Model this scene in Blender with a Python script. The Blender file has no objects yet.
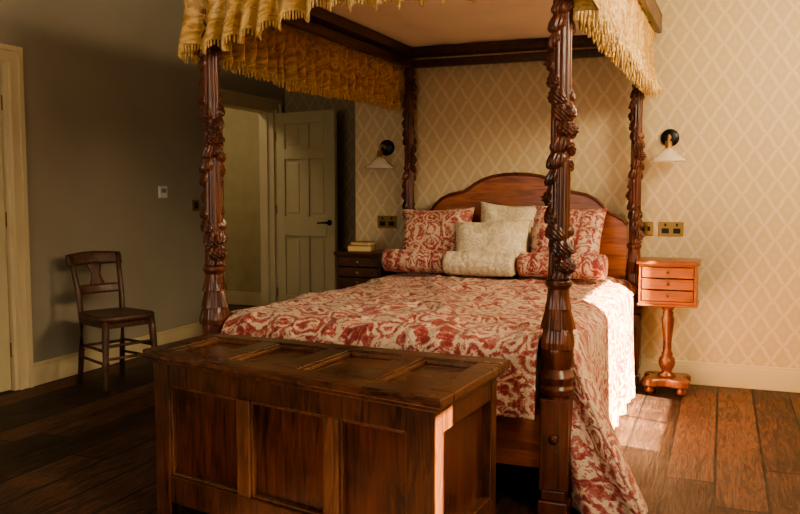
import bpy, math, random
from mathutils import Vector, Matrix, noise
random.seed(4)
PI=math.pi
# ------------------------------------------------------------ materials
def new_mat(name):
    m=bpy.data.materials.new(name); m.use_nodes=True
    nt=m.node_tree; b=nt.nodes['Principled BSDF']
    return m,nt,b
def N(nt,t,**kw):
    n=nt.nodes.new(t)
    for k,v in kw.items(): setattr(n,k,v)
    return n
def L(nt,a,b): nt.links.new(a,b)
def math_n(nt,op,a,b=None,c=None):
    n=nt.nodes.new('ShaderNodeMath'); n.operation=op
    for i,x in enumerate((a,b,c)):
        if x is None: continue
        if isinstance(x,(int,float)): n.inputs[i].default_value=x
        else: nt.links.new(x,n.inputs[i])
    return n.outputs[0]
def ramp(nt,fac,stops,interp='LINEAR'):
    r=nt.nodes.new('ShaderNodeValToRGB'); r.color_ramp.interpolation=interp
    el=r.color_ramp.elements
    while len(el)>1: el.remove(el[-1])
    el[0].position=stops[0][0]; el[0].color=(*stops[0][1],1)
    for p,c in stops[1:]:
        e=el.new(p); e.color=(*c,1)
    nt.links.new(fac,r.inputs[0]); return r.outputs[0]
def bump(nt,b,h,strength=.3,dist=.01):
    n=nt.nodes.new('ShaderNodeBump'); n.inputs['Strength'].default_value=strength
    n.inputs['Distance'].default_value=dist
    nt.links.new(h,n.inputs['Height']); nt.links.new(n.outputs[0],b.inputs['Normal'])
def plain(name,col,rough=.5,metal=0,noise_amt=.08,scale=8,bumpy=0):
    m,nt,b=new_mat(name)
    tc=N(nt,'ShaderNodeTexCoord'); nz=N(nt,'ShaderNodeTexNoise')
    nz.inputs['Scale'].default_value=scale; nz.inputs['Detail'].default_value=4
    L(nt,tc.outputs['Object'],nz.inputs['Vector'])
    a=tuple(max(0,c*(1-noise_amt)) for c in col); d=tuple(min(1,c*(1+noise_amt)) for c in col)
    L(nt,ramp(nt,nz.outputs[0],[(.3,a),(.7,d)]),b.inputs['Base Color'])
    b.inputs['Roughness'].default_value=rough; b.inputs['Metallic'].default_value=metal
    if bumpy: bump(nt,b,nz.outputs[0],bumpy,.005)
    return m
def wood(name,dark,light,rough=.35,axis='Z',coat=.2,sc=1.0):
    m,nt,b=new_mat(name)
    tc=N(nt,'ShaderNodeTexCoord'); mp=N(nt,'ShaderNodeMapping')
    s={'X':(1.5,14,14),'Y':(14,1.5,14),'Z':(14,14,1.5)}[axis]
    mp.inputs['Scale'].default_value=tuple(k*sc for k in s)
    L(nt,tc.outputs['Object'],mp.inputs['Vector'])
    nz=N(nt,'ShaderNodeTexNoise'); nz.inputs['Scale'].default_value=2.2; nz.inputs['Detail'].default_value=8
    nz.inputs['Distortion'].default_value=1.2
    L(nt,mp.outputs[0],nz.inputs['Vector'])
    n2=N(nt,'ShaderNodeTexNoise'); n2.inputs['Scale'].default_value=5; n2.inputs['Detail'].default_value=3
    L(nt,tc.outputs['Object'],n2.inputs['Vector'])
    f=math_n(nt,'ADD',math_n(nt,'MULTIPLY',nz.outputs[0],.6),math_n(nt,'MULTIPLY',n2.outputs[0],.4))
    mid=tuple((x+y)/2 for x,y in zip(dark,light))
    L(nt,ramp(nt,f,[(.34,dark),(.5,mid),(.66,light)]),b.inputs['Base Color'])
    L(nt,math_n(nt,'MULTIPLY_ADD',n2.outputs[0],.3,rough-.12),b.inputs['Roughness'])
    b.inputs['Coat Weight'].default_value=coat; b.inputs['Coat Roughness'].default_value=.2
    bump(nt,b,nz.outputs[0],.25,.002)
    return m
def fabric(name,deep,mid,cream,scale=7.0,bias=0.0,rough=.5,stripe=0,wrs=2.2):
    m,nt,b=new_mat(name)
    tc=N(nt,'ShaderNodeTexCoord')
    uv=tc.outputs['UV']
    wn=N(nt,'ShaderNodeTexNoise'); wn.inputs['Scale'].default_value=scale*.9; wn.inputs['Detail'].default_value=2
    L(nt,uv,wn.inputs['Vector'])
    vm=N(nt,'ShaderNodeVectorMath',operation='MULTIPLY_ADD')
    L(nt,wn.outputs['Color'],vm.inputs[0]); vm.inputs[1].default_value=(.16*7/scale,)*3; L(nt,uv,vm.inputs[2])
    vo=N(nt,'ShaderNodeTexVoronoi'); vo.inputs['Scale'].default_value=scale
    vo.inputs['Randomness'].default_value=.45
    L(nt,vm.outputs[0],vo.inputs['Vector'])
    ring=math_n(nt,'SINE',math_n(nt,'MULTIPLY',vo.outputs['Distance'],24))
    v2=N(nt,'ShaderNodeTexVoronoi'); v2.feature='DISTANCE_TO_EDGE'; v2.inputs['Scale'].default_value=scale*4.2
    L(nt,vm.outputs[0],v2.inputs['Vector'])
    fil=math_n(nt,'LESS_THAN',v2.outputs['Distance'],.12)
    fn=N(nt,'ShaderNodeTexNoise'); fn.inputs['Scale'].default_value=scale*7; fn.inputs['Detail'].default_value=2
    fn.inputs['Distortion'].default_value=1.0
    L(nt,uv,fn.inputs['Vector'])
    bn=N(nt,'ShaderNodeTexNoise'); bn.inputs['Scale'].default_value=scale*.5
    L(nt,uv,bn.inputs['Vector'])
    f=math_n(nt,'ADD',math_n(nt,'MULTIPLY',ring,.15),math_n(nt,'MULTIPLY',fn.outputs[0],.75))
    f=math_n(nt,'ADD',f,math_n(nt,'MULTIPLY_ADD',bn.outputs[0],.5,-.135+bias))
    f=math_n(nt,'ADD',f,math_n(nt,'MULTIPLY',fil,.12))
    if stripe:
        sp=N(nt,'ShaderNodeSeparateXYZ'); L(nt,uv,sp.inputs[0])
        f=math_n(nt,'ADD',f,math_n(nt,'MULTIPLY',math_n(nt,'SINE',math_n(nt,'MULTIPLY',sp.outputs[0],2*PI/.075)),stripe))
    L(nt,ramp(nt,f,[(.38,deep),(.46,mid),(.55,mid),(.63,cream),(.9,cream)]),b.inputs['Base Color'])
    b.inputs['Roughness'].default_value=rough
    b.inputs['Sheen Weight'].default_value=.15
    b.inputs['Specular IOR Level'].default_value=.5
    wr=N(nt,'ShaderNodeTexNoise'); wr.inputs['Scale'].default_value=7; wr.inputs['Detail'].default_value=4; wr.inputs['Distortion'].default_value=1.0
    L(nt,uv,wr.inputs['Vector'])
    h=math_n(nt,'ADD',math_n(nt,'MULTIPLY',f,.25),math_n(nt,'MULTIPLY',wr.outputs[0],wrs))
    bump(nt,b,h,.75,.016)
    return m
def wallpaper(name,base,line):
    m,nt,b=new_mat(name)
    tc=N(nt,'ShaderNodeTexCoord'); sp=N(nt,'ShaderNodeSeparateXYZ'); L(nt,tc.outputs['Object'],sp.inputs[0])
    x=math_n(nt,'DIVIDE',math_n(nt,'ADD',sp.outputs[0],sp.outputs[1]),.130)
    z=math_n(nt,'DIVIDE',sp.outputs[2],.185)
    def tri(sgn):
        s=math_n(nt,'ADD',x,math_n(nt,'MULTIPLY',z,sgn))
        s=math_n(nt,'ADD',s,math_n(nt,'MULTIPLY',math_n(nt,'SINE',math_n(nt,'MULTIPLY',z,4*PI)),.03*sgn))
        fr=math_n(nt,'FRACT',s)
        return math_n(nt,'ABSOLUTE',math_n(nt,'SUBTRACT',fr,.5))
    a=tri(1.0); c=tri(-1.0)
    mx=math_n(nt,'MAXIMUM',a,c)
    nz=N(nt,'ShaderNodeTexNoise'); nz.inputs['Scale'].default_value=70; L(nt,tc.outputs['Object'],nz.inputs['Vector'])
    mx2=math_n(nt,'ADD',mx,math_n(nt,'MULTIPLY_ADD',nz.outputs[0],.12,-.06))
    mid=tuple(p*.5+q*.5 for p,q in zip(base,line))
    col=ramp(nt,mx2,[(.0,mid),(.25,base),(.37,base),(.45,line),(.56,line)])
    L(nt,col,b.inputs['Base Color'])
    b.inputs['Roughness'].default_value=.6
    return m
def planks(name):
    m,nt,b=new_mat(name)
    tc=N(nt,'ShaderNodeTexCoord'); sp=N(nt,'ShaderNodeSeparateXYZ'); L(nt,tc.outputs['Object'],sp.inputs[0])
    wob=N(nt,'ShaderNodeTexNoise'); wob.inputs['Scale'].default_value=3; wob.inputs['Detail'].default_value=5
    L(nt,tc.outputs['Object'],wob.inputs['Vector'])
    xw=math_n(nt,'ADD',math_n(nt,'DIVIDE',sp.outputs[0],.20),math_n(nt,'MULTIPLY',wob.outputs[0],.06))
    idx=math_n(nt,'FLOOR',xw); fr=math_n(nt,'FRACT',xw)
    wn=N(nt,'ShaderNodeTexWhiteNoise',noise_dimensions='1D'); L(nt,idx,wn.inputs['W'])
    yy=math_n(nt,'ADD',math_n(nt,'DIVIDE',sp.outputs[1],3.1),math_n(nt,'MULTIPLY',wn.outputs[0],5))
    yf=math_n(nt,'FRACT',yy)
    wn2=N(nt,'ShaderNodeTexWhiteNoise',noise_dimensions='2D')
    cb=N(nt,'ShaderNodeCombineXYZ'); L(nt,idx,cb.inputs[0]); L(nt,math_n(nt,'FLOOR',yy),cb.inputs[1]); L(nt,cb.outputs[0],wn2.inputs['Vector'])
    gap=math_n(nt,'MAXIMUM',math_n(nt,'LESS_THAN',fr,.06),math_n(nt,'LESS_THAN',yf,.004))
    mp=N(nt,'ShaderNodeMapping'); mp.inputs['Scale'].default_value=(18,2.2,1)
    L(nt,tc.outputs['Object'],mp.inputs['Vector'])
    off=N(nt,'ShaderNodeVectorMath',operation='ADD'); cb2=N(nt,'ShaderNodeCombineXYZ'); L(nt,math_n(nt,'MULTIPLY',wn.outputs[0],30),cb2.inputs[1])
    L(nt,mp.outputs[0],off.inputs[0]); L(nt,cb2.outputs[0],off.inputs[1])
    nz=N(nt,'ShaderNodeTexNoise'); nz.inputs['Scale'].default_value=2; nz.inputs['Detail'].default_value=10; nz.inputs['Roughness'].default_value=.72; nz.inputs['Distortion'].default_value=1.8
    L(nt,off.outputs[0],nz.inputs['Vector'])
    f=math_n(nt,'ADD',math_n(nt,'MULTIPLY',nz.outputs[0],.65),math_n(nt,'MULTIPLY',wn2.outputs[0],.15))
    f=math_n(nt,'ADD',f,math_n(nt,'MULTIPLY',wob.outputs[0],.24))
    col=ramp(nt,f,[(.38,(.007,.003,.002)),(.52,(.042,.017,.010)),(.64,(.15,.064,.036))])
    mx=N(nt,'ShaderNodeMix',data_type='RGBA'); L(nt,gap,mx.inputs[0]); L(nt,col,mx.inputs[6]); mx.inputs[7].default_value=(.003,.002,.0015,1)
    L(nt,mx.outputs[2],b.inputs['Base Color'])
    L(nt,math_n(nt,'MULTIPLY_ADD',wob.outputs[0],.6,.26),b.inputs['Roughness'])
    h=math_n(nt,'SUBTRACT',math_n(nt,'MULTIPLY',nz.outputs[0],1.0),gap)
    bump(nt,b,h,.8,.009)
    return m

M_gray=plain('grey_plaster',(.37,.33,.25),.85,0,.05,2)
M_paper=wallpaper('diamond_wallpaper',(.565,.435,.255),(.65,.535,.345))
M_paper_shaded=wallpaper('diamond_wallpaper_recess',(.40,.31,.18),(.48,.38,.23))  # same paper, with the recess shade put into its colours
M_cream=plain('cream_gloss_paint',(.66,.55,.34),.35,0,.04,5)
M_doorp=plain('door_paint',(.60,.51,.31),.4,0,.04,5)
M_ceil=plain('ceiling_white',(.7,.67,.6),.9)
M_floor=planks('old_floorboards')
M_mah=wood('mahogany',(.022,.006,.0035),(.18,.048,.016),.28,'Z',.3)
M_mahx=wood('mahogany_across',(.10,.024,.008),(.40,.12,.036),.34,'X',.25)
M_dark=wood('dark_mahogany',(.022,.008,.005),(.11,.035,.015),.35,'Y',.2)
M_oak=wood('chest_oak',(.013,.005,.0025),(.14,.048,.020),.30,'Z',.3,1.7)
M_oakp=wood('chest_oak_panel',(.012,.004,.002),(.13,.036,.014),.28,'Z',.3,1.3)
M_oakx=wood('chest_oak_across',(.016,.006,.003),(.15,.055,.024),.24,'X',.5,1.7)
M_oakhi=wood('chest_oak_worn',(.045,.018,.008),(.21,.088,.038),.32,'Z',.2,1.6)
M_chair=wood('chair_wood',(.030,.013,.008),(.14,.062,.032),.38,'Z',.2)
M_yew=wood('cherry_wood',(.15,.040,.012),(.38,.125,.035),.32,'X',.3)
M_yewz=wood('cherry_wood_turned',(.07,.018,.006),(.25,.070,.020),.28,'Z',.35)
M_spread=fabric('damask_bedspread',(.25,.034,.032),(.40,.115,.092),(.66,.49,.34),8.0,.015,.42)
M_pred=fabric('damask_cushion',(.27,.042,.04),(.41,.125,.10),(.64,.46,.33),10.0,.0,.42)
M_stripe=fabric('striped_damask',(.27,.042,.04),(.42,.135,.11),(.64,.46,.34),10.0,.0,.42,.10)
M_pcream=fabric('cream_brocade',(.62,.51,.33),(.69,.58,.39),(.80,.71,.52),12.0,0,.38)
M_gold=fabric('gold_damask',(.38,.205,.050),(.48,.28,.085),(.62,.40,.145),9.0,0,.34)
M_fringe=plain('gold_fringe',(.60,.40,.15),.6,0,.3,60)
M_tester=plain('tester_fabric',(.84,.77,.68),.8,0,.04,3)
M_black=plain('black_metal',(.012,.011,.010),.35,.4)
M_brass=plain('brass',(.55,.36,.13),.3,.9)
M_abrass=plain('antique_brass',(.30,.19,.07),.35,.85)
M_white=plain('white_plastic',(.75,.75,.72),.4)
M_mattress=plain('mattress_ticking',(.6,.55,.45),.9)
M_page=plain('book_pages',(.65,.5,.25),.7)
M_book=plain('book_cover',(.30,.15,.05),.5)
def glass_mat():
    m,nt,b=new_mat('clear_shade_glass')
    b.inputs['Base Color'].default_value=(.9,.85,.75,1); b.inputs['Roughness'].default_value=.12
    b.inputs['Alpha'].default_value=.35; b.inputs['IOR'].default_value=1.45
    return m
M_glass=glass_mat()

# ------------------------------------------------------------ geometry helpers
def link(o,parent=None):
    bpy.context.scene.collection.objects.link(o)
    if parent: o.parent=parent
    return o
def empty(name,loc=(0,0,0),rz=0):
    e=bpy.data.objects.new(name,None); e.empty_display_size=.1
    e.location=loc; e.rotation_euler=(0,0,rz); return link(e)
def mesh(name,vs,fs,mat,parent=None,smooth=False,uvs=None,bevel=0):
    me=bpy.data.meshes.new(name); me.from_pydata([tuple(v) for v in vs],[],fs); me.update()
    me.materials.append(mat)
    if smooth:
        for p in me.polygons: p.use_smooth=True
    if uvs:
        ul=me.uv_layers.new(name='UVMap')
        for lp in me.loops: ul.data[lp.index].uv=uvs[lp.vertex_index]
    o=bpy.data.objects.new(name,me); link(o,parent)
    if bevel:
        b=o.modifiers.new('bevel','BEVEL'); b.width=bevel; b.segments=2; b.limit_method='ANGLE'
    return o
BF=[(0,3,2,1),(4,5,6,7),(0,1,5,4),(1,2,6,5),(2,3,7,6),(3,0,4,7)]
def boxv(x0,x1,y0,y1,z0,z1):
    return [(x0,y0,z0),(x1,y0,z0),(x1,y1,z0),(x0,y1,z0),(x0,y0,z1),(x1,y0,z1),(x1,y1,z1),(x0,y1,z1)]
def boxes(name,bl,mat,parent=None,bevel=0,xf=None):
    vs=[];fs=[]
    for b in bl:
        o=len(vs); v=boxv(*b)
        if xf: v=[xf(p) for p in v]
        vs+=v; fs+=[tuple(i+o for i in f) for f in BF]
    return mesh(name,vs,fs,mat,parent,bevel=bevel)
def grid(name,fn,nu,nv,mat,parent=None,wrapu=False,keep=None,uvf=None,smooth=True,solid=0):
    vs=[];uv=[];fs=[]
    for j in range(nv+1):
        for i in range(nu+(0 if wrapu else 1)):
            u=i/nu;v=j/nv
            vs.append(fn(u,v)); uv.append(uvf(u,v) if uvf else (u,v))
    w=nu if wrapu else nu+1
    for j in range(nv):
        for i in range(nu):
            if keep and not keep((i+.5)/nu,(j+.5)/nv): continue
            i2=(i+1)%w if wrapu else i+1
            fs.append((j*w+i,j*w+i2,(j+1)*w+i2,(j+1)*w+i))
    o=mesh(name,vs,fs,mat,parent,smooth,uv)
    if solid:
        s=o.modifiers.new('solid','SOLIDIFY'); s.thickness=solid; s.offset=0
    return o
def lathe(name,prof,mat,parent=None,loc=(0,0,0),seg=32,M=None):
    vs=[];fs=[];uv=[]
    for r,z in prof:
        for i in range(seg):
            a=2*PI*i/seg; p=Vector((r*math.cos(a),r*math.sin(a),z))
            if M: p=M@p
            vs.append(tuple(p+Vector(loc))); uv.append((z,r*a))
    for j in range(len(prof)-1):
        for i in range(seg):
            k=(i+1)%seg
            fs.append((j*seg+i,j*seg+k,(j+1)*seg+k,(j+1)*seg+i))
    fs.append(tuple(range(seg))[::-1]); fs.append(tuple((len(prof)-1)*seg+i for i in range(seg)))
    return mesh(name,vs,fs,mat,parent,True,uv)
def rod(name,p1,p2,r1,r2,mat,parent=None,seg=14,extra=None):
    p1=Vector(p1);p2=Vector(p2);d=p2-p1;Lh=d.length
    M=d.to_track_quat('Z','Y').to_matrix()
    prof=[(r1,0),(r2,Lh)] if not extra else [(r,z*Lh) for r,z in extra]
    return lathe(name,prof,mat,parent,p1,seg,M)
def tubepath(name,pts,rs,mat,parent=None,seg=10):
    pts=[Vector(p) for p in pts]; vs=[];fs=[]
    for k,p in enumerate(pts):
        t=(pts[min(k+1,len(pts)-1)]-pts[max(k-1,0)]).normalized()
        M=t.to_track_quat('Z','Y').to_matrix(); r=rs[k] if hasattr(rs,'__len__') else rs
        for i in range(seg):
            a=2*PI*i/seg; vs.append(p+M@Vector((r*math.cos(a),r*math.sin(a),0)))
    for j in range(len(pts)-1):
        for i in range(seg):
            k=(i+1)%seg; fs.append((j*seg+i,j*seg+k,(j+1)*seg+k,(j+1)*seg+i))
    fs.append(tuple(range(seg))[::-1]); fs.append(tuple((len(pts)-1)*seg+i for i in range(seg)))
    return mesh(name,vs,fs,mat,parent,True)
def extrude_poly(name,pts,y0,y1,mat,parent=None,bevel=0):
    n=len(pts); vs=[(x,y0,z) for x,z in pts]+[(x,y1,z) for x,z in pts]
    fs=[tuple(range(n)),tuple(range(2*n-1,n-1,-1))]
    for i in range(n):
        k=(i+1)%n; fs.append((i,i+n,k+n,k))
    return mesh(name,vs,fs,mat,parent,bevel=bevel)

# ------------------------------------------------------------ room shell
XL=-4.03; XR=1.3; YB=5.55; YR=7.27; XJ=-2.50; YF=-1.6; ZC=2.8; T=.15
boxes('floor',[(-6.2,XR+T,YF-T,YR+T+.6,-.1,0)],M_floor)
boxes('ceiling',[(-6.2,XR+T,YF-T,YR+T+.6,ZC,ZC+.1)],M_ceil)
d1=(3.0,3.87); d2=(6.14,7.07); DH=2.0
boxes('wall_left',[(XL-T,XL,YF,d1[0],0,ZC),(XL-T,XL,d1[0],d1[1],DH,ZC),(XL-T,XL,d1[1],d2[0],0,ZC),
    (XL-T,XL,d2[0],d2[1],DH,ZC),(XL-T,XL,d2[1],YR,0,ZC)],M_gray)
boxes('wall_back',[(XJ,XR+T,YB,YB+T,0,ZC),(XJ,XJ+T,YB+T,YR,0,ZC)],M_paper)
boxes('wall_recess',[(XL-T,XJ+T,YR,YR+T,0,ZC)],M_paper_shaded)
boxes('wall_front',[(XL-T,XR+T,YF-T,YF,0,ZC)],M_gray)
w1=(3.55,4.58,.91,1.80); w2=(1.0,2.09,.80,1.76)
boxes('wall_right',[(XR,XR+T,YF,w2[0],0,ZC),(XR,XR+T,w2[0],w2[1],0,w2[2]),(XR,XR+T,w2[0],w2[1],w2[3],ZC),
    (XR,XR+T,w2[1],w1[0],0,ZC),(XR,XR+T,w1[0],w1[1],0,w1[2]),(XR,XR+T,w1[0],w1[1],w1[3],ZC),(XR,XR+T,w1[1],YB,0,ZC)],M_paper)
for k,w in enumerate((w1,w2)):
    e=empty('window_%d'%(k+1),(XR,(w[0]+w[1])/2,w[2])); hw=(w[1]-w[0])/2; h=w[3]-w[2]
    boxes('frame',[(.04,.10,-hw,-hw+.04,0,h),(.04,.10,hw-.04,hw,0,h),(.04,.10,-hw,hw,0,.04),(.04,.10,-hw,hw,h-.04,h)],M_cream,e,.004)
    boxes('glazing_bars',[(.06,.08,-.008,.008,.04,h-.04)],M_cream,e)
    boxes('sill',[(-.03,.04,-hw-.04,hw+.04,-.03,0)],M_cream,e,.004)
boxes('wall_hall',[(-6.0,-5.9,5.2,8.0,0,ZC),(-6.0,XL-T,5.1,5.2,0,ZC),(-6.0,XL-T,7.75,7.85,0,ZC)],plain('hall_paint',(.48,.39,.22),.8))
boxes('baseboard_hall',[(-5.9,-5.88,5.2,7.75,0,.14),(-5.9,XL-T,7.73,7.75,0,.14)],M_cream)
def base(name,segs):
    bl=[]
    for (x0,x1,y0,y1,side) in segs:
        if side=='y': bl+= [(x0,x1,y0,y1,0,.125),(x0,x1,(y0+.008),y1,.125,.145)]
        if side=='x': bl+= [(x0,x1,y0,y1,0,.125),(x0,x1-.008,y0,y1,.125,.145)]
    return boxes(name,bl,M_cream,bevel=.003)
base('baseboard_left',[(XL,XL+.02,YF,d1[0]-.1,'x'),(XL,XL+.02,d1[1]+.1,d2[0]-.1,'x')])
base('baseboard_back',[(XJ,XR,YB-.02,YB,'y')])
base('baseboard_recess',[(XL,XJ,YR-.02,YR,'y')])
def architrave(name,y0,y1,h,x):
    w=.095; bl=[]
    for t,a,b in ((.018,.015,w-.03),(.030,w-.03,w),(.024,0,.015)):
        bl+=[(x,x+t,y0-b,y0-a,0,h+a),(x,x+t,y1+a,y1+b,0,h+a),(x,x+t,y0-b,y1+b,h+a,h+b)]
    bl+=[(x-T-.01,x-.0005,y0,y0+.025,0,h-.025),(x-T-.01,x-.0005,y1-.025,y1,0,h-.025),(x-T-.01,x-.0005,y0,y1,h-.025,h)]
    bl+=[(x-.085,x-.065,y0+.025,y0+.037,0,h-.025),(x-.085,x-.065,y1-.037,y1-.025,0,h-.025)]
    return boxes(name,bl,M_cream)
architrave('trim_1',d1[0],d1[1],DH,XL)
architrave('trim_2',d2[0],d2[1],DH,XL)
def door(name,loc,rz,w,h):
    e=empty(name,loc,rz); t=.02
    st=.10; mid=w/2; ms=.045
    rows=[(.22,.80),(.98,1.52),(1.62,h-.11)]
    bl=[(0,st,-t,t,0,h),(w-st,w,-t,t,0,h)]
    zs=[0]+[z for r in rows for z in r]+[h]
    for i in range(0,len(zs),2): bl.append((st,w-st,-t,t,zs[i],zs[i+1]))
    for a,b in rows: bl.append((mid-ms,mid+ms,-t,t,a,b))
    boxes('frame',bl,M_doorp,e,.003)
    pl=[]
    for a,b in rows:
        for x0,x1 in ((st,mid-ms),(mid+ms,w-st)):
            pl.append((x0,x1,-.007,.007,a,b)); pl.append((x0+.035,x1-.035,-.014,.014,a+.035,b-.035))
    boxes('panels',pl,M_doorp,e,.004)
    for s in (-1,1):
        lathe('rose_%d'%s,[(.026,0),(.026,.008),(.012,.010),(.010,.045)],M_black,e,(w-.06,s*.02,.93),20,Matrix.Rotation(-s*PI/2,3,'X'))
        tubepath('lever_%d'%s,[(w-.06,s*.062,.93),(w-.10,s*.066,.93),(w-.17,s*.062,.925)],[.010,.008,.009],M_black,e)
    boxes('hinges',[(-.008,.0,-.022,.022,z,z+.09) for z in (.2,1.0,1.70)],M_abrass,e)
    return e
door('door_1',(XL-.04,d1[1]-.034,.008),-PI/2,d1[1]-d1[0]-.062,DH-.035)
door('door_2',(XL+.03,d2[1]+.0,.008),math.radians(-12),.70,DH-.04)

# ------------------------------------------------------------ bed
bed=empty('four_poster_bed',(-1.33,3.11,0),math.radians(-1.2))
PX=.765; PL=2.33
def post(name,px,py,rb=1.0):
    keys=[(.0,.052),(.46,.052),(.465,.060),(.485,.064),(.50,.056),(.515,.062),(.53,.066),(.545,.058),(.56,.050),(.60,.057),(.66,.061),(.74,.052),(.82,.043),(.86,.040),(.875,.050),(.89,.050),(.90,.038),(2.0,.034),(2.03,.045),(2.05,.045),(2.06,.036),(2.2,.036)]
    def prof(z):
        for (a,ra),(b,rb_) in zip(keys,keys[1:]):
            if z<=b:
                k=(z-a)/(b-a) if b>a else 0; return ra+(rb_-ra)*k
        return keys[-1][1]
    NV=760; NU=80; z0=.44
    def fn(u,v):
        z=z0+(2.2-z0)*v; th=2*PI*u; r=prof(z)
        if .56<z<.86:
            w=math.sin(PI*(z-.56)/.30)
            row=int((z-.56)/.075); lz=((z-.56)/.075)%1.0
            c=math.cos(4*th+PI*row)
            r+=w*(.014*(1-lz)**.6*max(0,c)**.6+.005*abs(math.cos(12*th))-.006)
        elif z>.90 and z<2.0:
            r+=.0065*abs(math.cos(5*th))-.005
            for s,ph in ((1,0),(-1,1.2)):
                phi=th-s*z*2*PI/.50+ph
                c=math.cos(phi)
                if c>0:
                    lz=(z/.062+ph)%1.0
                    wid=math.sin(PI*lz)**.6
                    q=max(0,c-(1-.62*wid))/.62
                    r+=.017*q**.45*(1.15-.75*lz)*(1+.5*math.sin(phi*18+z*160))
        r*=rb
        return (px+r*math.cos(th),py+r*math.sin(th),z)
    grid(name+'_shaft',fn,NU,NV,M_mah,bed,wrapu=True)
    b=.054*rb
    boxes(name+'_block',[(px-b,px+b,py-b,py+b,.10,.45),(px-b*.86,px+b*.86,py-b*.86,py+b*.86,.06,.10),(px-b*1.05,px+b*1.05,py-b*1.05,py+b*1.05,0,.06)],M_mah,bed,.006)
    if py<1:
        lathe(name+'_bolt_cover',[(.02,0),(.02,.004),(.014,.010),(.004,.012)],M_mah,bed,(px,py-b,.30),20,Matrix.Rotation(PI/2,3,'X'))
post('post_foot_left',-PX,0); post('post_foot_right',PX,0)
post('post_head_left',-PX,PL,.9); post('post_head_right',PX,PL,.9)
boxes('rail_foot',[(-PX+.04,PX-.04,-.02,.025,.17,.40)],M_mahx,bed,.005)
boxes('rail_sides',[(-PX-.02,-PX+.02,.05,PL-.05,.20,.36),(PX-.02,PX+.02,.05,PL-.05,.20,.36)],M_dark,bed,.004)
boxes('mattress',[(-.69,.69,.05,PL-.1,.30,.60)],M_mattress,bed,.03)
half=[(0,1.345),(.08,1.342),(.16,1.330),(.23,1.308),(.29,1.275),(.33,1.245),(.36,1.228),(.40,1.220),(.46,1.208),(.52,1.180),(.565,1.140),(.59,1.105),(.62,1.085),(.66,1.070),(.70,1.045),(.72,1.02)]
outer=[(-x,z) for x,z in half[::-1]]+half[1:]
extrude_poly('headboard',[(.72,.35),]+outer[::-1]+[(-.72,.35)],PL-.015,PL+.02,M_mahx,bed)
tubepath('headboard_moulding',[(x,PL-.016,z-.006) for x,z in outer],.011,M_mah,bed)
cz=2.07
fr=[(-PX,PX,-.025,.025,cz,cz+.05),(-PX,PX,PL-.03,PL+.02,cz,cz+.05),(-PX-.025,-PX+.025,0,PL,cz,cz+.05),(PX-.025,PX+.025,0,PL,cz,cz+.05)]
fr2=[(-PX,PX,-.05,.05,cz+.07,cz+.13),(-PX,PX,PL-.07,PL+.03,cz+.07,cz+.13),(-PX-.05,-PX+.05,0,PL,cz+.07,cz+.13),(PX-.05,PX+.05,0,PL,cz+.07,cz+.13)]
boxes('canopy_rails',fr+fr2,M_dark,bed,.005)
O=.10
boxes('canopy_cornice',[(-PX-O-.03,PX+O+.03,-O-.03,-O+.0,2.20,2.30),(-PX-O-.03,-PX-O,-O,PL+.06,2.20,2.30),(PX+O,PX+O+.03,-O,PL+.06,2.20,2.30),(-PX-O-.03,PX+O+.03,-O-.03,PL+.07,2.30,2.32)],M_dark,bed,.006)
grid('canopy_tester',lambda u,v:(-PX-O+2*(PX+O)*u,-O+(PL+O+.05)*v,2.205+.004*math.sin(u*40)),40,4,M_tester,bed)
pa=[(-PX-O+.01,PL+.02),(-PX-O+.01,-O+.01),(PX+O-.01,-O+.01),(PX+O-.01,PL+.02)]
segl=[(Vector(b)-Vector(a)).length for a,b in zip(pa,pa[1:])]; tot=sum(segl)
def vpath(s):
    for i,l in enumerate(segl):
        if s<=l or i==2:
            a=Vector(pa[i]);b=Vector(pa[i+1]);d=(b-a)/l
            n=Vector((d.y,-d.x))
            return a+d*min(s,l),n,i,s/l
        s-=l
def zbot(s):
    p,n,i,k=vpath(s)
    if i==0: return 1.825+.012*math.sin(k*9)
    if i==2: return 1.865-.02*k
    x=k
    return 1.840+ .13*min(1,max(0,(x-.12)/.30))**1.2 + .02*math.sin(min(1,x*2)*PI)
def vpos(s,h,off=0):
    p,n,i,k=vpath(s)
    zb=zbot(s); z=2.205+(zb-2.205)*h
    ph=2*PI*s/.100+3.4*noise.noise(Vector((s*4,0,0)))
    amp=.008+.026*h+(.010 if h>.72 else 0)*min(1,(h-.72)/.1 if h>.72 else 0)
    sn=math.sin(ph)
    o=amp*sn+.024*h*noise.noise(Vector((s*9,h*2,3)))+.022*math.sin(PI*h)
    if .68<h<.74: o-=.010
    q=p+n*(-o+off)
    z+=.012*h*math.sin(ph+1.2)+.014*h*noise.noise(Vector((s*14,2,3)))
    return Vector((q.x,q.y,z))
grid('canopy_valance',lambda u,v:tuple(vpos(u*tot,v)),1000,24,M_gold,bed,uvf=lambda u,v:(u*tot,v*.34),solid=.003)
grid('valance_braid',lambda u,v:tuple(vpos(u*tot,1.0)+Vector((0,0,.014*(v-.5)))),1000,2,M_fringe,bed,solid=.008)
vs=[];fs=[]
n=int(tot/.0065)
for k in range(n):
    s=(k+.5)*tot/n; p=vpos(s,1.0); ln=.028+.006*random.random()+.010*abs(math.sin(PI*s/.045))
    r=.0045; dx=random.uniform(-.002,.002); o=len(vs)
    for zz,rr in ((0,.003),(-ln*.35,r),(-ln*.8,r*1.1),(-ln,.002)):
        for a in range(5):
            t=2*PI*a/5; vs.append((p.x+rr*math.cos(t)+dx*(-zz/ln),p.y+rr*math.sin(t),p.z+zz))
    for j in range(3):
        for a in range(5):
            b=(a+1)%5; fs.append((o+j*5+a,o+j*5+b,o+j*5+5+b,o+j*5+5+a))
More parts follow.
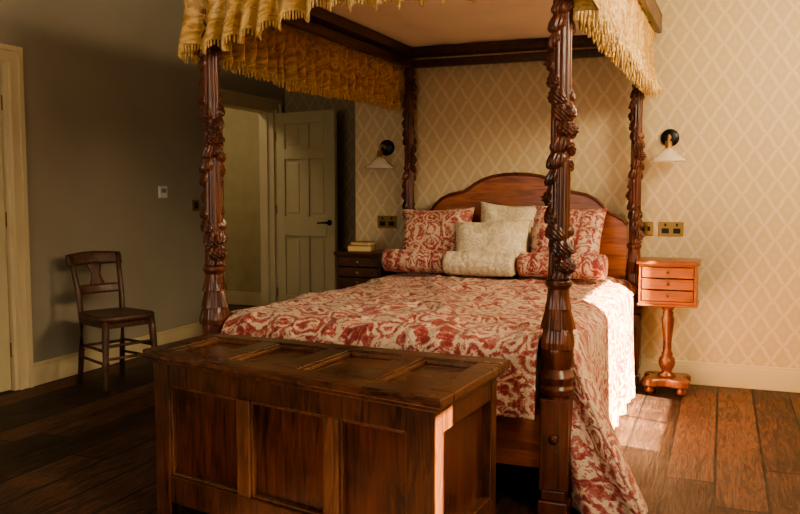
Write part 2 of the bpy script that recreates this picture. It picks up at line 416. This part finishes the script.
mesh('valance_fringe',vs,fs,M_fringe,bed,True)

# ------------------------------------------------------------ bedspread
spread=empty('bedspread',(-1.33,3.11,0),math.radians(-1.2))
TZ=.655; R=.07
def prof1(a,edge):
    s=1 if a>=0 else -1; a=abs(a); st=edge-R
    if a<st: return s*a,0
    arc=R*PI/2
    if a<st+arc:
        t=(a-st)/R; return s*(st+R*math.sin(t)),R*(1-math.cos(t))
    return s*edge,R+(a-st-arc)
EX=.79
Amax=EX-R+R*PI/2+(TZ-R-.02)
FootArc=R*PI/2+(TZ-R-.37)
Bmin=-FootArc; Bmax=PL-.12
def ridge(x,y,k):
    return (1-abs(noise.noise(Vector((x,y,k))))*2.2)
def bp_ab(a,b):
    x,dz1=prof1(a,EX)
    if b>=0: y=-.055+R+b; dz2=0
    elif b>-R*PI/2: t=-b/R; y=-.055+R-R*math.sin(t); dz2=R*(1-math.cos(t))
    else: y=-.055; dz2=R+(-b-R*PI/2)
    z=TZ-dz1-dz2
    sgn=1 if a>0 else -1
    cx=max(0,1-(x/EX)**4); cy=1-max(0,(.25-y)/.30)**2
    wr=noise.noise(Vector((x*3.1,y*2.3,0)))*.024+noise.noise(Vector((x*19,y*13,8)))*.005
    wr+=.016*max(0,ridge(x*3.0+y*1.2,y*3.2-x*.8,4))**3+.012*max(0,ridge(x*5-y*2,y*4+x*2,9))**3-.008
    z+=(.035*cx*max(0,cy)+wr)*(1 if dz1<R else 0.0)*(1 if dz2<R else 0)
    if dz1>0.02:
        s=min(1,max(0,(dz1)/(TZ-.02)))
        fl=max(0,1-(y-.02)/.85)*(1.0 if sgn>0 else .25)
        ex=.01+.38*fl**1.7*s**1.25+.015*s
        fold=(.014+.030*fl)*s**.8*math.sin(y*21+1.5*math.sin(y*5)+fl*2.0)+.007*s*math.sin(y*47+1)
        x+=sgn*(ex+fold)
        y-=.13*fl**2*s
    if dz2>0.02:
        s=min(1,dz2/(TZ-.37))
        y-=.008*s*math.sin(x*30)+.012*s
    return (x,y,max(z,.012))
def bpos(u,v): return bp_ab(-Amax+2*Amax*u,Bmin+(Bmax-Bmin)*v)
def keepf(u,v):
    a=-Amax+2*Amax*u; b=Bmin+(Bmax-Bmin)*v
    y=-.055+R+b
    if abs(a)>.80 and y>1.97: return False
    return not (abs(a)>.695 and y<.075)
grid('cover',bpos,260,240,M_spread,spread,keep=keepf,uvf=lambda u,v:(-Amax+2*Amax*u,(Bmax-Bmin)*v),solid=.010)
for sg,nm in ((1,'right'),(-1,'left')):
    def cf(u,v,sg=sg):
        a0=.72; a=a0+(Amax-a0)*v
        P=Vector(bp_ab(sg*a,.078+.055-R))
        Q=Vector((sg*(.70+.02*v),.085-.02*v,P.z))
        q=P.lerp(Q,u)
        k=1 if sg>0 else .2
        q.y-= k*v*(.035*math.sin(PI*u)+.030*math.sin(u*PI*4+v*1.5)*math.sin(PI*u)**.5)
        q.x+=sg*.01*v*math.sin(u*9)*k
        return tuple(q)
    grid('corner_fold_'+nm,cf,40,50,M_spread,spread,uvf=lambda u,v:(.4+u*.38,v*.75),solid=.008)

# ------------------------------------------------------------ cushions
def cushion(name,loc,w,h,t,mat,tilt=62,rz=0,roll=0,k=.10):
    vs=[];fs=[];uv=[];n=34
    def p(u,v,s):
        uu=math.sin(u*PI/2);vv=math.sin(v*PI/2)
        e=max(0,(1-uu**4))*max(0,(1-vv**4))
        x=w/2*uu*(1-k*(1-vv*vv)*abs(uu)); y=h/2*vv*(1-k*(1-uu*uu)*abs(vv))
        z=s*t/2*e**.5*(1+.10*noise.noise(Vector((x*9,y*9,s+loc[0]*3))))+.018*noise.noise(Vector((x*6,y*6,loc[0]*7)))
        z+=s*.010*e**.3*max(0,ridge(x*6,y*7,loc[0]*5))**2*(abs(uu)**2+abs(vv)**2)
        return (x,y,z)
    for s in (1,-1):
        o=len(vs)
        for j in range(n+1):
            for i in range(n+1):
                q=p(-1+2*i/n,-1+2*j/n,s); vs.append(q); uv.append((q[0]+loc[0]*.7,q[1]+loc[0]))
        for j in range(n):
            for i in range(n):
                f=(o+j*(n+1)+i,o+j*(n+1)+i+1,o+(j+1)*(n+1)+i+1,o+(j+1)*(n+1)+i)
                fs.append(f if s>0 else f[::-1])
    o=mesh(name,vs,fs,mat,None,True,uv)
    o.location=loc
    o.rotation_mode='XYZ'; o.rotation_euler=(Matrix.Rotation(rz,3,'Z')@Matrix.Rotation(math.radians(tilt),3,'X')@Matrix.Rotation(roll,3,'Z')).to_euler()
    return o
cushion('cushion',(-1.76,5.19,.91),.50,.44,.17,M_pred,68,math.radians(3),.03)
cushion('cushion',(-1.28,5.28,.935),.46,.44,.13,M_pcream,74,0,-.05)
cushion('cushion',(-1.36,5.09,.87),.50,.37,.15,M_pcream,64,0,.06)
cushion('cushion',(-.93,5.26,.92),.50,.44,.15,M_pred,73,math.radians(-3),-.04)
cushion('cushion',(-.90,5.11,.865),.46,.31,.13,M_stripe,68,math.radians(-4),.03)
def bolster(name,xc,y,z,l,r,mat,rib=0):
    prof=[(.004,-l/2+.006),(r*.35,-l/2+.004),(r*.75,-l/2),(r*.95,-l/2+.015)]
    K=60
    for i in range(K+1):
        q=-1+2*i/K; prof.append((r*(1-.05*q*q)+rib*math.sin(i*.9),q*(l/2-.03)))
    prof+=[(r*.95,l/2-.015),(r*.75,l/2),(r*.35,l/2-.004),(.004,l/2-.006)]
    o=lathe(name,prof,mat,None,(0,0,0),36,Matrix.Rotation(PI/2,3,'Y'))
    o.location=(xc,y,z); return o
bolster('bolster_pillow',-1.80,4.92,.785,.43,.074,M_stripe,.0015)
bolster('bolster_pillow',-1.37,4.87,.785,.44,.076,M_pcream,.0008)
bolster('bolster_pillow',-.88,4.92,.785,.52,.076,M_stripe,.0015)

# ------------------------------------------------------------ chest
chest=empty('blanket_chest')
QA=Vector((-1.965,2.46));QB=Vector((-.71,2.145));QC=Vector((-.665,2.765));QD=Vector((-1.935,2.855))
CL=1.27; CD=.55
def cm(p):
    s=p[0]/CL;t=p[1]/CD
    q=QA*(1-s)*(1-t)+QB*s*(1-t)+QC*s*t+QD*(1-s)*t
    return (q.x,q.y,p[2])
HZ=.648
boxes('lid_panels',[(.02,CL-.02,.02,CD-.02,HZ-.032,HZ-.022)],M_oakx,chest,.0,cm)
lf=[(0,CL,0,.085,HZ-.03,HZ),(0,CL,CD-.085,CD,HZ-.03,HZ)]
lx=(0,.30,.60,.90,1.185)
for x in lx:
    lf.append((x,x+.085,.085,CD-.085,HZ-.03,HZ-.0005))
boxes('lid_frame',lf,M_oakx,chest,.005,cm)
lm=[]
for a,b in zip(lx,lx[1:]):
    a+=.085
    lm+=[(a,a+.012,.085,CD-.085,HZ-.022,HZ-.008),(b-.012,b,.085,CD-.085,HZ-.022,HZ-.008),(a+.012,b-.012,.085,.097,HZ-.022,HZ-.008),(a+.012,b-.012,CD-.097,CD-.085,HZ-.022,HZ-.008)]
boxes('lid_panel_mouldings',lm,M_oakhi,chest,.003,cm)
boxes('lid_moulding',[(.012,CL-.012,.012,CD-.012,HZ-.045,HZ-.03)],M_oak,chest,.004,cm)
i=.035
x0,x1,y0,y1=i,CL-i,i,CD-i
boxes('carcase',[(x0+.03,x1-.03,y0+.032,y1-.03,.09,HZ-.045)],M_oakp,chest,0,cm)
fr=[(x0,x0+.08,y0,y0+.05,0,HZ-.045),(x1-.10,x1,y0,y0+.05,0,HZ-.045),(x0,x0+.08,y1-.05,y1,0,HZ-.045),(x1-.10,x1,y1-.05,y1,0,HZ-.045)]
xs=[.48,.855]
fr+=[(x0+.08,x1-.10,y0,y0+.035,HZ-.125,HZ-.045),(x0+.08,x1-.10,y0,y0+.035,.09,.19)]
fr+=[(x0+.08,x1-.10,y1-.035,y1,HZ-.125,HZ-.045),(x0+.08,x1-.10,y1-.035,y1,.09,.19)]
for X in (x0,x1-.035):
    fr+=[(X,X+.035,y0+.05,y1-.05,HZ-.125,HZ-.045),(X,X+.035,y0+.05,y1-.05,.09,.19)]
boxes('frame',fr,M_oak,chest,.004,cm)
boxes('muntins',[(x-.03,x+.03,y0,y0+.035,.19,HZ-.125) for x in xs],M_oakhi,chest,.004,cm)
ed=[x0+.08]+[q for x in xs for q in (x-.03,x+.03)]+[x1-.10]
mo=[]
for k in range(0,6,2):
    a,b=ed[k],ed[k+1]
    mo+=[(a,a+.010,y0+.012,y0+.035,.19,HZ-.125),(b-.010,b,y0+.012,y0+.035,.19,HZ-.125),(a+.01,b-.01,y0+.012,y0+.035,HZ-.135,HZ-.125),(a+.01,b-.01,y0+.012,y0+.035,.19,.20)]
boxes('panel_mouldings',mo,M_oakhi,chest,.002,cm)

# ------------------------------------------------------------ chair
ch=empty('wooden_chair',(-3.58,4.23,0),math.radians(-21))
def seatpoly(z,k=1.0):
    pts=[]
    for a in range(32):
        t=2*PI*a/32; c,s=math.cos(t),math.sin(t)
        x=.2*k*math.copysign(abs(c)**.4,c); y=math.copysign(abs(s)**.4,s)*(.165+.03*(x+.2)/.4)*k*1.03
        pts.append((x,y,z))
    return pts
vs=seatpoly(.425,.97)+seatpoly(.432)+seatpoly(.452)+seatpoly(.460,.97)+seatpoly(.455,.8)
fs=[tuple(range(32))[::-1]]
for j in range(4):
    for a in range(32):
        b=(a+1)%32; fs.append((j*32+a,j*32+b,j*32+32+b,j*32+32+a))
fs.append(tuple(128+a for a in range(32)))
mesh('seat',vs,fs,M_chair,ch,True)
legp=[(.013,0),(.016,.08),(.018,.35),(.024,.40),(.018,.45),(.022,.8),(.02,1)]
rod('leg_1',(.19,-.18,0),(.165,-.155,.43),0,0,M_chair,ch,14,legp)
rod('leg_2',(.19,.18,0),(.165,.155,.43),0,0,M_chair,ch,14,legp)
def bp(s): return [(-.20,s*.145,0),(-.175,s*.142,.22),(-.165,s*.142,.43),(-.185,s*.148,.59),(-.225,s*.158,.735),(-.255,s*.165,.82)]
for k,s in ((3,-1),(4,1)): tubepath('leg_%d'%k,bp(s),[.016,.018,.019,.018,.016,.014],M_chair,ch)
def curved(name,z0,z1,x0,x1,w,bow=.03,th=.016,crest=0):
    def fn(u,v):
        y=-w+2*w*u; k=1-(y/w)**2
        z=z0+(z1-z0)*v+crest*k*v; x=x0+(x1-x0)*v-bow*k
        return (x,y,z)
    return grid(name,fn,20,4,M_chair,ch,solid=th)
curved('crest_rail',.75,.82,-.232,-.255,.185,.03,.022,.012)
curved('lower_back_rail',.565,.625,-.185,-.196,.15,.022,.016,.0)
def spl(u,v):
    w=.030+.026*(abs(v-.5)*2)**1.5
    return (-.216-.042*v-.0,-w+2*w*u,.615+.145*v)
grid('splat',spl,6,20,M_chair,ch,solid=.010)
for z,n1 in ((.20,'a'),(.28,'b')):
    rod('stretcher_front_'+n1,(.18,-.17,z),(.18,.17,z),.009,.009,M_chair,ch)
    for s in (-1,1): rod('stretcher_side_%s_%d'%(n1,s),(-.178,s*.142,z-.03),(.18,s*.17,z-.03),.009,.009,M_chair,ch)
rod('stretcher_rear',(-.178,-.142,.24),(-.178,.142,.24),.009,.009,M_chair,ch)
boxes('seat_rails',[(-.16,.16,-.155,-.135,.385,.428),(-.16,.16,.135,.155,.385,.428),(.15,.17,-.15,.15,.385,.428),(-.17,-.15,-.13,.13,.385,.428)],M_chair,ch,.003)

# ------------------------------------------------------------ bedside tables
def bedside(loc,m1,m2,knob):
    e=empty('bedside_table',loc)
    w=.165; d=.145; z0=.555; z1=.79
    boxes('top',[(-w-.015,w+.015,-d-.015,d+.015,z1,z1+.022)],m1,e,.006)
    boxes('case',[(-w,-w+.016,-d,d,z0,z1),(w-.016,w,-d,d,z0,z1),(-w+.016,w-.016,d-.012,d,z0,z1),(-w+.016,w-.016,-d,d-.012,z0,z0+.016),(-w+.016,w-.016,-d,d-.012,z1-.012,z1)],m1,e,.002)
    boxes('case_base_moulding',[(-w-.008,w+.008,-d-.008,d+.008,z0-.014,z0)],m1,e,.004)
    h=(z1-.012-z0-.016)/3
    for k in range(3):
        a=z0+.016+h*k
        boxes('drawer_%d'%k,[(-w+.018,w-.018,-d-.004,d-.02,a+.003,a+h-.003)],m1,e,.004)
        lathe('knob_%d'%k,[(.004,0),(.004,.008),(.009,.012),(.009,.016),(.003,.02)],knob,e,(0,-d-.004,a+h/2),16,Matrix.Rotation(PI/2,3,'X'))
    lathe('column',[(.055,.095),(.05,.11),(.028,.125),(.034,.14),(.045,.16),(.050,.18),(.046,.205),(.030,.225),(.036,.235),(.026,.25),(.024,.30),(.030,.36),(.036,.42),(.038,.45),(.028,.475),(.034,.485),(.024,.50),(.045,.525),(.07,.542)],m2,e,seg=32)
    pts=[]
    for a in range(64):
        t=2*PI*a/64; r=.135+.035*math.cos(4*(t-PI/4))
        pts.append((r*math.cos(t)*1.05,r*math.sin(t)*1.0))
    vs=[(x*.97,y*.97,.05) for x,y in pts]+[(x,y,.056) for x,y in pts]+[(x,y,.085) for x,y in pts]+[(x*.93,y*.93,.096) for x,y in pts]
    fs=[tuple(range(64))[::-1]]
    for j in range(3):
        for a in range(64):
            b=(a+1)%64; fs.append((j*64+a,j*64+b,j*64+64+b,j*64+64+a))
    fs.append(tuple(192+a for a in range(64)))
    mesh('platform',vs,fs,m2,e)
    for k in range(4):
        t=PI/4+k*PI/2
        lathe('foot_%d'%k,[(.014,0),(.027,.010),(.030,.026),(.022,.044),(.018,.056)],m2,e,(.13*math.cos(t),.125*math.sin(t),0),18)
    return e
bedside((-.295,5.28,0),M_yew,M_yewz,M_yewz)
bedside((-2.305,5.30,0),M_dark,M_dark,M_brass)
bk=empty('book',(-2.33,5.27,.812),math.radians(8))
boxes('cover',[(-.085,.085,-.06,.06,0,.004),(-.085,.085,-.06,.06,.036,.040),(-.085,.085,.056,.06,.004,.036)],M_book,bk,.001)
boxes('pages',[(-.081,.081,-.057,.056,.004,.036)],M_page,bk)
bk2=empty('book',(-2.32,5.27,.852),math.radians(-6))
boxes('cover',[(-.07,.07,-.05,.05,0,.003),(-.07,.07,-.05,.05,.022,.025),(-.07,.07,.047,.05,.003,.022)],M_book,bk2,.001)
boxes('pages',[(-.067,.067,-.048,.047,.003,.022)],M_page,bk2)

# ------------------------------------------------------------ wall lamps
def sconce(loc,yaw=0):
    e=empty('wall_lamp',loc,yaw)
    lathe('backplate',[(.056,0),(.056,.012),(.048,.020),(.02,.024)],M_black,e,(0,0,0),36,Matrix.Rotation(PI/2,3,'X'))
    lathe('switch_knob',[(.012,0),(.012,.02),(.006,.028)],M_brass,e,(0,-.022,0),16,Matrix.Rotation(PI/2,3,'X'))
    tubepath('arm',[(0,-.02,0),(0,-.06,.012),(0,-.10,.01),(0,-.13,-.01),(0,-.14,-.03)],.007,M_brass,e)
    lathe('lamp_holder',[(.010,0),(.020,-.006),(.022,-.045),(.026,-.05),(.026,-.056),(.012,-.06)],M_brass,e,(0,-.14,-.025),24)
    prof=[(.028,0),(.034,-.012),(.055,-.030),(.082,-.052),(.105,-.070),(.108,-.076)]
    vs=[];fs=[];n=48
    for r,z in prof:
        for a in range(n):
            t=2*PI*a/n; rr=r*(1+.012*math.cos(24*t)); vs.append((rr*math.cos(t),-.14+rr*math.sin(t),-.075+z))
    for j in range(len(prof)-1):
        for a in range(n):
            b=(a+1)%n; fs.append((j*n+a,j*n+b,j*n+n+b,j*n+n+a))
    o=mesh('glass_shade',vs,fs,M_glass,e,True); s=o.modifiers.new('s','SOLIDIFY'); s.thickness=.003
    lathe('bulb',[(.010,0),(.014,-.015),(.024,-.04),(.022,-.055),(.010,-.066),(.002,-.068)],M_glass,e,(0,-.14,-.085),20)
    return e
sconce((-2.25,YB,1.535)); sconce((-.325,YB,1.56))
def plate(name,loc,w,h,mat,yaw,ins):
    e=empty(name,loc,yaw)
    boxes('plate',[(-w/2,w/2,-.006,0,-h/2,h/2)],mat,e,.002)
    boxes('inserts',[(a-b,a+b,-.009,-.006,c-d,c+d) for a,b,c,d in ins],M_black,e,.001)
    return e
so=[(-.035,.022,-.012,.016),(.035,.022,-.012,.016),(-.035,.006,.026,.009),(.035,.006,.026,.009)]
plate('light_switch',(-.458,YB,.985),.09,.09,M_abrass,0,[(-.018,.009,0,.014),(.018,.009,0,.014)])
plate('power_socket',(-.305,YB,.985),.15,.09,M_abrass,0,so)
plate('power_socket',(-2.25,YB,1.005),.15,.09,M_abrass,0,so)
plate('light_switch',(XL,5.76,1.11),.09,.09,M_abrass,PI/2,[(0,.02,0,.025)])
plate('light_switch',(-5.9,7.35,1.15),.09,.09,M_abrass,PI/2,[(0,.012,0,.016)])
th=empty('thermostat',(XL,5.32,1.22),PI/2)
boxes('body',[(-.045,.045,-.022,0,-.045,.045)],M_white,th,.004)
boxes('display',[(-.028,.028,-.024,-.022,-.006,.026)],plain('lcd_grey',(.25,.27,.24),.3),th)

# ------------------------------------------------------------ lights
def area(name,loc,direction,sx,sy,power,col):
    l=bpy.data.lights.new(name,'AREA'); l.shape='RECTANGLE'; l.size=sx; l.size_y=sy; l.energy=power; l.color=col
    o=bpy.data.objects.new(name,l); o.location=loc
    o.rotation_euler=Vector(direction).to_track_quat('-Z','Y').to_euler(); link(o); return o
sd=Vector((-1,.2,-.56)).normalized()
sl=bpy.data.lights.new('sun_beam','SPOT'); sl.energy=300000; sl.spot_size=math.radians(24); sl.spot_blend=.2; sl.shadow_soft_size=.06; sl.color=(1,.78,.45)
sob=bpy.data.objects.new('sun_beam',sl); sob.rotation_euler=sd.to_track_quat('-Z','Y').to_euler(); sob.location=Vector((1.3,2.9,1.35))-sd*14; link(sob)
area('window_light_1',(XR-.06,4.0,2.25),(-1,.2,-.40),1.2,.7,88,(1,.80,.50))  # added fill lamp on solid wall above the window, standing in for its daylight
area('window_light_2',(XR-.06,1.55,2.25),(-1,.35,-.25),1.1,.7,64,(1,.83,.60))  # likewise an added fill, set above the second window's opening
area('window_light_behind',(-1.6,YF+.1,1.4),(0.0,1,-.15),2.4,1.2,50,(1,.89,.73))  # added fill behind the camera; the front wall has no window
area('hall_light',(-5.0,6.4,2.7),(0,0,-1),.6,.6,14,(1,.85,.6))  # added unseen lamp to brighten the hall, not a modelled fixture
w=bpy.data.worlds.new('world'); bpy.context.scene.world=w; w.use_nodes=True
nt=w.node_tree; bg=nt.nodes['Background']
sky=nt.nodes.new('ShaderNodeTexSky'); sky.sky_type='HOSEK_WILKIE'; sky.sun_direction=Vector((1,-.2,.56)).normalized()
nt.links.new(sky.outputs[0],bg.inputs[0]); bg.inputs[1].default_value=.6

# ------------------------------------------------------------ camera
c=bpy.data.cameras.new('camera'); c.sensor_width=36; c.lens=832/800*36
co=bpy.data.objects.new('camera',c); co.location=(0,0,1.22)
co.rotation_euler=(math.radians(90-4.47),0,math.radians(21.2)); link(co)
bpy.context.scene.camera=co
try:
    bpy.context.scene.view_settings.view_transform='AgX'
    bpy.context.scene.view_settings.look='AgX - Medium High Contrast'
except Exception as ex: print(ex)
